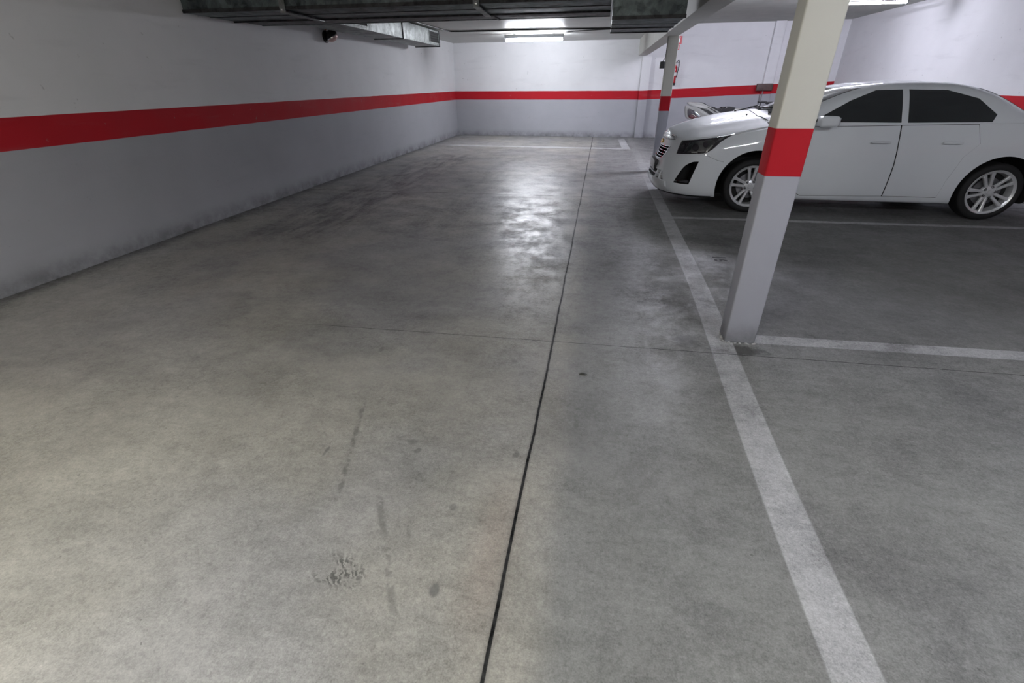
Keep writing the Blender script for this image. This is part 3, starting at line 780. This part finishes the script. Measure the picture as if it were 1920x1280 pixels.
# headlamps
HL = [(.242, .680), (.262, .76), (.293, .838), (.412, .857), (.585, .885), (.70, .905), (.78, .922), (.865, .940), (.80, .905), (.72, .852), (.635, .765), (.575, .722), (.532, .712), (.38, .694)]
def inset(poly, k, dx=0, dz=0):
    cx_ = sum(a for a, b in poly) / len(poly) + dx; cz_ = sum(b for a, b in poly) / len(poly) + dz
    return [(cx_ + (a - cx_) * k, cz_ + (b - cz_) * k) for a, b in poly]
for sg in (-1, 1):
    d0, d1 = (sg * .42, sg * 1.1)
    h = chunk('headlamp', HL, 'Y', d0, d1, .008, MT['lamp_dark'])
    chunk('reflector', [(.335, .715), (.40, .835), (.50, .855), (.60, .872), (.66, .845), (.60, .765), (.54, .735), (.42, .72)], 'Y', d0, d1, .0095, MT['lamp_silver'], h)
    chunk('reflector_strip', [(.315, .705), (.325, .705), (.385, .835), (.375, .835)], 'Y', d0, d1, .0105, MT['chrome'], h)
    chunk('reflector_strip', [(.40, .712), (.47, .714), (.47, .722), (.40, .720)], 'Y', d0, d1, .0105, MT['chrome'], h)
    chunk('reflector_strip', [(.555, .733), (.575, .735), (.635, .81), (.62, .815)], 'Y', d0, d1, .0105, MT['chrome'], h)
    chunk('bulb_well', [(.44 + .038 * math.cos(a * PI / 8), .775 + .042 * math.sin(a * PI / 8)) for a in range(16)], 'Y', d0, d1, .0105, MT['lamp_dark'], h)
    chunk('bulb_well', [(.55 + .032 * math.cos(a * PI / 8), .815 + .035 * math.sin(a * PI / 8)) for a in range(16)], 'Y', d0, d1, .0105, MT['lamp_dark'], h)
    chunk('indicator', [(.66, .845), (.70, .865), (.76, .905), (.70, .893)], 'Y', d0, d1, .0105, MT['lamp_silver'], h)
    # fog scoop floor blade
    bm = bmesh.new(); prism(bm, [(.30, .352), (.44, .342), (.44, .375), (.36, .372)], sg * .66, sg * .80, 'Y'); link('fog_lamp', bm, MT['lamp_dark'], car, angle=40)
    # side repeater and bumper seam, doors, handles, sills
    chunk('bumper_seam', [(.532, .711), (.71, .640), (.79, .622), (.79, .619), (.71, .637), (.532, .708)], 'Y', d0, d1, .0012, MT['void'])
    dr = [(1.66, .30), (1.72, .62), (1.66, 1.02), (2.66, 1.045), (2.70, .62), (2.70, .26), (1.78, .24)]
    for q in (dr, [(2.712, .26), (2.712, .62), (2.672, 1.045), (3.45, 1.06), (3.52, .86), (3.40, .72), (3.32, .45), (3.30, .26)]): chunk('door_gap', inset(q, 1.012), 'Y', d0, d1, .0028, MT['void'])
    a = chunk('door', dr, 'Y', d0, d1, .005, MT['carpaint'])
    dr2 = [(2.712, .26), (2.712, .62), (2.672, 1.045), (3.45, 1.06), (3.52, .86), (3.40, .72), (3.32, .45), (3.30, .26)]
    b2 = chunk('door', dr2, 'Y', d0, d1, .005, MT['carpaint'])
    for dd, hx in ((a, 2.48), (b2, 3.22)):
        bm = newbox(hx - .10, hx + .10, sg * .925 - .012, sg * .925 + .012, .86, .885, .01, 3); link('door_handle', bm, MT['carpaint'], dd, smooth=True, angle=60)
    bm = newbox(1.72, 1.92, sg * .91 - .002, sg * 1.06, 1.035, 1.15, .04, 4) if sg > 0 else newbox(1.72, 1.92, -1.06, -.908, 1.035, 1.15, .04, 4)
    mo = link('door_mirror', bm, MT['carpaint'], car, smooth=True, angle=60)
    bm = newbox(1.915, 1.926, min(sg * .925, sg * 1.045), max(sg * .925, sg * 1.045), 1.05, 1.135, .004); link('mirror_glass', bm, MT['chrome'], mo)
    chunk('tail_lamp', [(4.30, .80), (4.34, .98), (4.80, .96), (4.80, .80)], 'Y', sg * .52, sg * 1.1, .006, MT['lens_red'])
# bonnet washer nozzles and wipers
for (x, y, z) in ((1.014, -.02, 1.149), (1.096, -.305, 1.116)):
    bm = bmesh.new(); lathe(bm, [(0, .017), (.012, .015), (.020, .007), (.022, 0)], (x, y, z - .002), (-.15, -.1, 1), 14); link('washer_nozzle', bm, MT['black'], car, smooth=True, angle=50)

# cabin
CB = [(.96, .98, 4.40, .845, .42), (1.06, 1.18, 4.28, .835, .40), (1.14, 1.36, 4.16, .800, .40), (1.26, 1.62, 3.96, .745, .38), (1.37, 1.90, 3.74, .685, .36), (1.44, 2.14, 3.52, .625, .34), (1.472, 2.34, 3.36, .56, .32)]
def cab_col(i, v):
    rows = []
    n1, n2, n3 = 14, 30, 12
    for z, x0, x1, w, c in CB:
        e = 2 / 2.8
        if i <= n1:
            a = i / n1 * PI / 2; x, y = x0 + c * (1 - max(0, math.cos(a)) ** e), w * math.sin(a) ** e
        elif i <= n1 + n2:
            t = (i - n1) / n2; x, y = (x0 + c) * (1 - t) + (x1 - .4) * t, w
        else:
            a = (1 - (i - n1 - n2) / n3) * PI / 2; x, y = x1 - .4 + .4 * max(0, math.cos(a)) ** e, w * math.sin(a) ** e
        rows.append((x, y, z))
    return tuple(interps([(j / (len(rows) - 1), rows[j][a]) for j in range(len(rows))], v) for a in range(3))
def cab_bm(off=0.0):
    bm = bmesh.new(); G = []
    for i in range(57):
        col = []
        p0 = cab_col(i, 0)
        for s in range(4): col.append((p0[0], p0[1] * s / 4, p0[2]))
        for j in range(19): col.append(cab_col(i, j / 18))
        ps = col[-1]
        for s in range(7, -1, -1):
            q = s / 8; edge = min(1, (ps[0] - 2.34) / .4, (3.36 - ps[0]) / .4); edge = max(0, edge)
            col.append((ps[0], ps[1] * q, ps[2] + (.006 + .024 * edge) * (1 - q * q) * (1 if edge > 1e-6 else 0)))
        G.append(col)
    for sgn in (-1, 1):
        V = [[bm.verts.new((p[0], sgn * p[1], p[2])) for p in col] for col in G]
        for A, B in zip(V, V[1:]):
            for a, b, c, d in zip(A, B, B[1:], A[1:]): bm.faces.new((a, b, c, d) if sgn > 0 else (d, c, b, a))
    bmesh.ops.remove_doubles(bm, verts=bm.verts, dist=.0004)
    bmesh.ops.recalc_face_normals(bm, faces=bm.faces)
    if off:
        bm.normal_update()
        for v in bm.verts: v.co += v.normal * off
    return bm
link('roof_and_pillars', cab_bm(), MT['carpaint'], car, angle=50)
chunk('windscreen', [(-.76, .98), (.76, .98), (.70, 1.20), (.58, 1.428), (-.58, 1.428), (-.70, 1.20)], 'X', .9, 2.25, .004, MT['glass_dark'], base=cab_bm)
chunk('rear_window', [(-.66, 1.10), (.66, 1.10), (.52, 1.42), (-.52, 1.42)], 'X', 3.45, 4.6, .004, MT['glass_dark'], base=cab_bm)
for sg in (-1, 1):
    chunk('side_window', [(1.70, 1.075), (2.10, 1.30), (2.36, 1.405), (2.64, 1.412), (2.66, 1.075)], 'Y', sg * .4, sg * 1.0, .004, MT['glass_dark'], base=cab_bm)
    chunk('side_window', [(2.73, 1.075), (2.71, 1.412), (3.10, 1.405), (3.42, 1.32), (3.62, 1.16), (3.58, 1.085)], 'Y', sg * .4, sg * 1.0, .004, MT['glass_dark'], base=cab_bm)
chunk('cowl_trim', [(1.17, 0), (1.20, -.4), (1.30, -.66), (1.46, -.775), (1.52, -.74), (1.42, -.6), (1.30, -.36), (1.27, 0), (1.30, .36), (1.42, .6), (1.52, .74), (1.46, .775), (1.30, .66), (1.20, .4)], 'Z', .9, 1.4, .012, MT['black'])
cabv = BVHTree.FromBMesh(cab_bm(.012))
def on_cab(y, z):
    h = cabv.ray_cast(Vector((.5, y, z)), Vector((1, 0, 0))); return h[0] if h[0] else Vector((1.4, y, z))
for (ya, yb_, za, zb_) in ((.62, .02, 1.175, 1.185), (.02, -.58, 1.175, 1.20)):
    bm = bmesh.new(); pts = [on_cab(ya + (yb_ - ya) * k / 8, za + (zb_ - za) * k / 8) + Vector((-.012, 0, .004)) for k in range(9)]
    tube(bm, pts, .011, 8); tube(bm, [Vector((1.20, ya, 1.13)), pts[0] + Vector((-.02, 0, .02)), pts[4] + Vector((-.015, 0, .012))], .009, 8)
    link('wiper', bm, MT['black'], car, smooth=True)

# wheels
def make_wheel(x, sg, rot=0):
    hub = bpy.data.objects.new('wheel', None)
    bm = bmesh.new()    # rim: barrel, lip, hub and five twin spokes, outer face towards -Y in its own frame
    lathe(bm, [(-.100, .255), (-.108, .249), (-.098, .236), (-.06, .232), (.08, .228), (.10, .24), (.10, .225), (.07, .212), (-.055, .218), (-.092, .224), (-.100, .236)], (0, 0, 0), (0, 1, 0), 72, cap=False)
    lathe(bm, [(-.082, .030), (-.082, .050), (-.070, .078), (-.035, .082), (-.035, 0)], (0, 0, 0), (0, 1, 0), 40, cap=False)
    lathe(bm, [(-.092, 0), (-.091, .024), (-.082, .031)], (0, 0, 0), (0, 1, 0), 32, cap=False)
    for k in range(5):
        a0 = math.radians(93 + 72 * k + rot)
        for s2 in (-1, 1):
            aa, ab = a0 + s2 * math.radians(17), a0 + s2 * math.radians(11.0)
            ra, rb = .052, .235
            pa = Vector((ra * math.cos(aa), 0, ra * math.sin(aa))); pb = Vector((rb * math.cos(ab), 0, rb * math.sin(ab)))
            d = (pb - pa).normalized(); nrm = Vector((-d.z, 0, d.x))
            secs = []
            for t_, w_, yf in ((0, .020, -.074), (.25, .0155, -.080), (.7, .0165, -.092), (1, .023, -.098)):
                c = pa + (pb - pa) * t_
                secs.append([bm.verts.new(q) for q in (c - nrm * w_ + Vector((0, yf + .030, 0)), c - nrm * w_ + Vector((0, yf + .007, 0)), c - nrm * w_ * .55 + Vector((0, yf, 0)), c + nrm * w_ * .55 + Vector((0, yf, 0)), c + nrm * w_ + Vector((0, yf + .007, 0)), c + nrm * w_ + Vector((0, yf + .030, 0)))])
            for A, B in zip(secs, secs[1:]):
                for i in range(6): bm.faces.new((A[i], A[(i + 1) % 6], B[(i + 1) % 6], B[i]))
            bm.faces.new(secs[0]); bm.faces.new(secs[-1][::-1])
    w = link('wheel', bm, MT['alloy'], car, angle=35)
    bpy.data.objects.remove(hub)
    bm = bmesh.new()
    prof = smoothpoly([(-.085, .238), (-.108, .262), (-.112, .29), (-.096, .318), (-.07, .3255), (0, .327), (.07, .3255), (.096, .318), (.112, .29), (.108, .262), (.085, .238)], 4, False)
    lathe(bm, prof, (0, 0, 0), (0, 1, 0), 80, cap=False)
    link('tyre', bm, MT['rubber'], w, smooth=True)
    bm = bmesh.new(); lathe(bm, [(-.018, .05), (-.018, .155), (-.006, .158), (-.006, .05)], (0, 0, 0), (0, 1, 0), 48, cap=False); link('brake_disc', bm, MT['steel'], w, angle=40)
    bm = bmesh.new(); lathe(bm, [(.0, .0), (.0, .226)], (0, 0, 0), (0, 1, 0), 48, cap=False); link('wheel_backing', bm, MT['void'], w)
    for k in range(5):
        a = math.radians(57 + 72 * k + rot)
        bm = bmesh.new(); lathe(bm, [(-.080, .0125), (-.080, .012), (-.089, .011), (-.092, .006), (-.092, 0)], (.058 * math.cos(a), 0, .058 * math.sin(a)), (0, 1, 0), 12, cap=False)
        lathe(bm, [(-.0795, 0), (-.0795, .017)], (.058 * math.cos(a), 0, .058 * math.sin(a)), (0, 1, 0), 14, cap=False, mi=1)
        link('wheel_nut', bm, [MT['steel'], MT['void']], w, smooth=True, angle=50)
    w.location = (x, sg * .755, .327)
    if sg > 0: w.rotation_euler = (0, 0, PI)
    return w
for sg in (-1, 1):
    make_wheel(1.18, sg); make_wheel(3.87, sg, 20)
for (x) in (1.18, 3.87):
    bm = bmesh.new(); lathe(bm, [(-.74, .035), (.74, .035)], (x, 0, .327), (0, 1, 0), 12); link('axle', bm, MT['void'], car, smooth=True, angle=50)

# ================================================================== motorcycle behind the car
mo_t = thing('motorcycle', 'silver grey motorcycle with black seat, tail rising behind the white car bonnet', 'motorcycle', (3.15, 13.5, 0))
OX = 3.15
def slab(name, poly, hw, m, bev=.02, parent=mo_t, y=0.0, taper=None, sub=3):
    pts = smoothpoly([(a - OX, b) for a, b in poly], sub)
    bm = bmesh.new(); prism(bm, pts, -hw, hw, 'Y')
    cap = [e for e in bm.edges if abs(e.verts[0].co.y - e.verts[1].co.y) < 1e-5]
    bmesh.ops.bevel(bm, geom=cap, offset=bev, segments=3, affect='EDGES', profile=.6)
    for v in bm.verts:
        if taper: v.co.y *= interp(taper, v.co.x + OX)
        v.co.y += y
    return link(name, bm, m, parent, angle=40)
TP = [(2.04, .35), (2.3, .62), (2.7, .95), (3.0, 1.0)]
slab('tail_wing', [(2.07, 1.056), (2.20, 1.064), (2.377, 1.056), (2.55, .990), (2.705, .920), (2.876, .836), (2.84, .80), (2.75, .80), (2.64, .865), (2.509, .915), (2.30, .965), (2.142, .99)], .15, MT['scooter'], .012, taper=TP)
slab('tail_fairing', [(2.037, .965), (2.142, .980), (2.30, .957), (2.509, .900), (2.68, .79), (2.85, .62), (2.6, .55), (2.35, .64), (2.19, .68), (2.086, .741)], .13, MT['scooter'], .018, taper=TP)
slab('tail_gap', [(2.35, .95), (2.52, .93), (2.66, .86), (2.80, .74), (2.74, .70), (2.60, .82), (2.48, .88)], .138, MT['black'], .008, taper=TP)  # black slab standing in for the dark gap between wing and fairing
tl = slab('tail_lamp', [(2.105, .912), (2.19, .905), (2.30, .855), (2.433, .748), (2.345, .700), (2.22, .705), (2.13, .76)], .139, MT['lamp_dark'], .010, taper=TP)
slab('lamp_lens', [(2.14, .76), (2.24, .80), (2.36, .73), (2.33, .705), (2.21, .70)], .143, MT['lens_red'], .006, tl, taper=TP)
slab('lamp_chrome', [(2.26, .86), (2.31, .85), (2.42, .76), (2.36, .76)], .144, MT['chrome'], .004, tl, taper=TP)
slab('seat', [(2.377, 1.058), (2.46, 1.046), (2.551, 1.000), (2.705, .935), (2.917, .926), (2.945, .957), (3.06, .968), (3.142, .964), (3.20, .945), (3.247, .895), (3.1, .84), (2.876, .80), (2.72, .87), (2.55, .96)], .145, MT['vinyl'], .03, taper=TP)
slab('fuel_tank', [(3.14, .90), (3.25, .93), (3.45, .925), (3.62, .86), (3.66, .74), (3.40, .66), (3.16, .72)], .16, MT['scooter'], .05)
slab('engine', [(2.85, .62), (3.0, .66), (3.45, .64), (3.62, .55), (3.60, .28), (3.2, .22), (2.85, .30)], .15, MT['black'], .03)
slab('front_fairing', [(3.55, .84), (3.78, .94), (3.96, .88), (4.02, .76), (3.90, .60), (3.62, .50), (3.52, .62)], .17, MT['scooter'], .05)
def mwheel(x):
    bm = bmesh.new(); lathe(bm, smoothpoly([(-.05, .22), (-.07, .26), (-.05, .30), (0, .312), (.05, .30), (.07, .26), (.05, .22)], 3, False), (0, 0, 0), (0, 1, 0), 56, cap=False)
    w = link('tyre', bm, MT['rubber'], mo_t, smooth=True); w.location = (x - OX, 0, .312)
    bm = bmesh.new(); lathe(bm, [(-.05, .225), (.05, .225), (.05, .205), (-.05, .205), (-.05, .225)], (0, 0, 0), (0, 1, 0), 48, cap=False); lathe(bm, [(-.06, .035), (.06, .035)], (0, 0, 0), (0, 1, 0), 20)
    for k in range(6):
        a = k * PI / 3; tube(bm, [(.03 * math.cos(a), 0, .03 * math.sin(a)), (.21 * math.cos(a), 0, .21 * math.sin(a))], .013, 8)
    link('rim', bm, MT['black'], w, angle=40)
mwheel(2.47); mwheel(3.94)
for sg in (-1, 1):
    bm = bmesh.new(); tube(bm, [(3.94 - OX, sg * .10, .312), (3.70 - OX, sg * .10, .95)], .022, 10); link('fork', bm, MT['steel'], mo_t, smooth=True)
    bm = bmesh.new(); tube(bm, [(2.47 - OX, sg * .085, .312), (3.05 - OX, sg * .10, .42)], .025, 10); link('swingarm', bm, MT['steel'], mo_t, smooth=True)
bm = bmesh.new(); tube(bm, smoothpoly([(3.66 - OX, -.34, .955), (3.72 - OX, -.18, .96), (3.72 - OX, 0, .95), (3.72 - OX, .18, .96), (3.66 - OX, .34, .955)], 5, False), .015, 10); link('handlebar', bm, MT['black'], mo_t, smooth=True)
for sg in (-1, 1):
    bm = bmesh.new(); tube(bm, [(3.82 - OX, sg * .16, .92), (3.86 - OX, sg * .30, 1.05)], .010, 8); s_ = link('mirror_stem', bm, MT['black'], mo_t, smooth=True)
    bm = newbox(3.80 - OX, 3.99 - OX, sg * .32 - .06, sg * .32 + .06, 1.035, 1.085, .02, 3); link('mirror_shell', bm, MT['black'], s_, smooth=True, angle=60)
bm = bmesh.new(); tube(bm, smoothpoly([(3.1 - OX, -.10, .30), (3.02 - OX, -.16, .12), (3.0 - OX, -.20, .012)], 4, False), .010, 8); link('kickstand', bm, MT['steel'], mo_t, smooth=True)
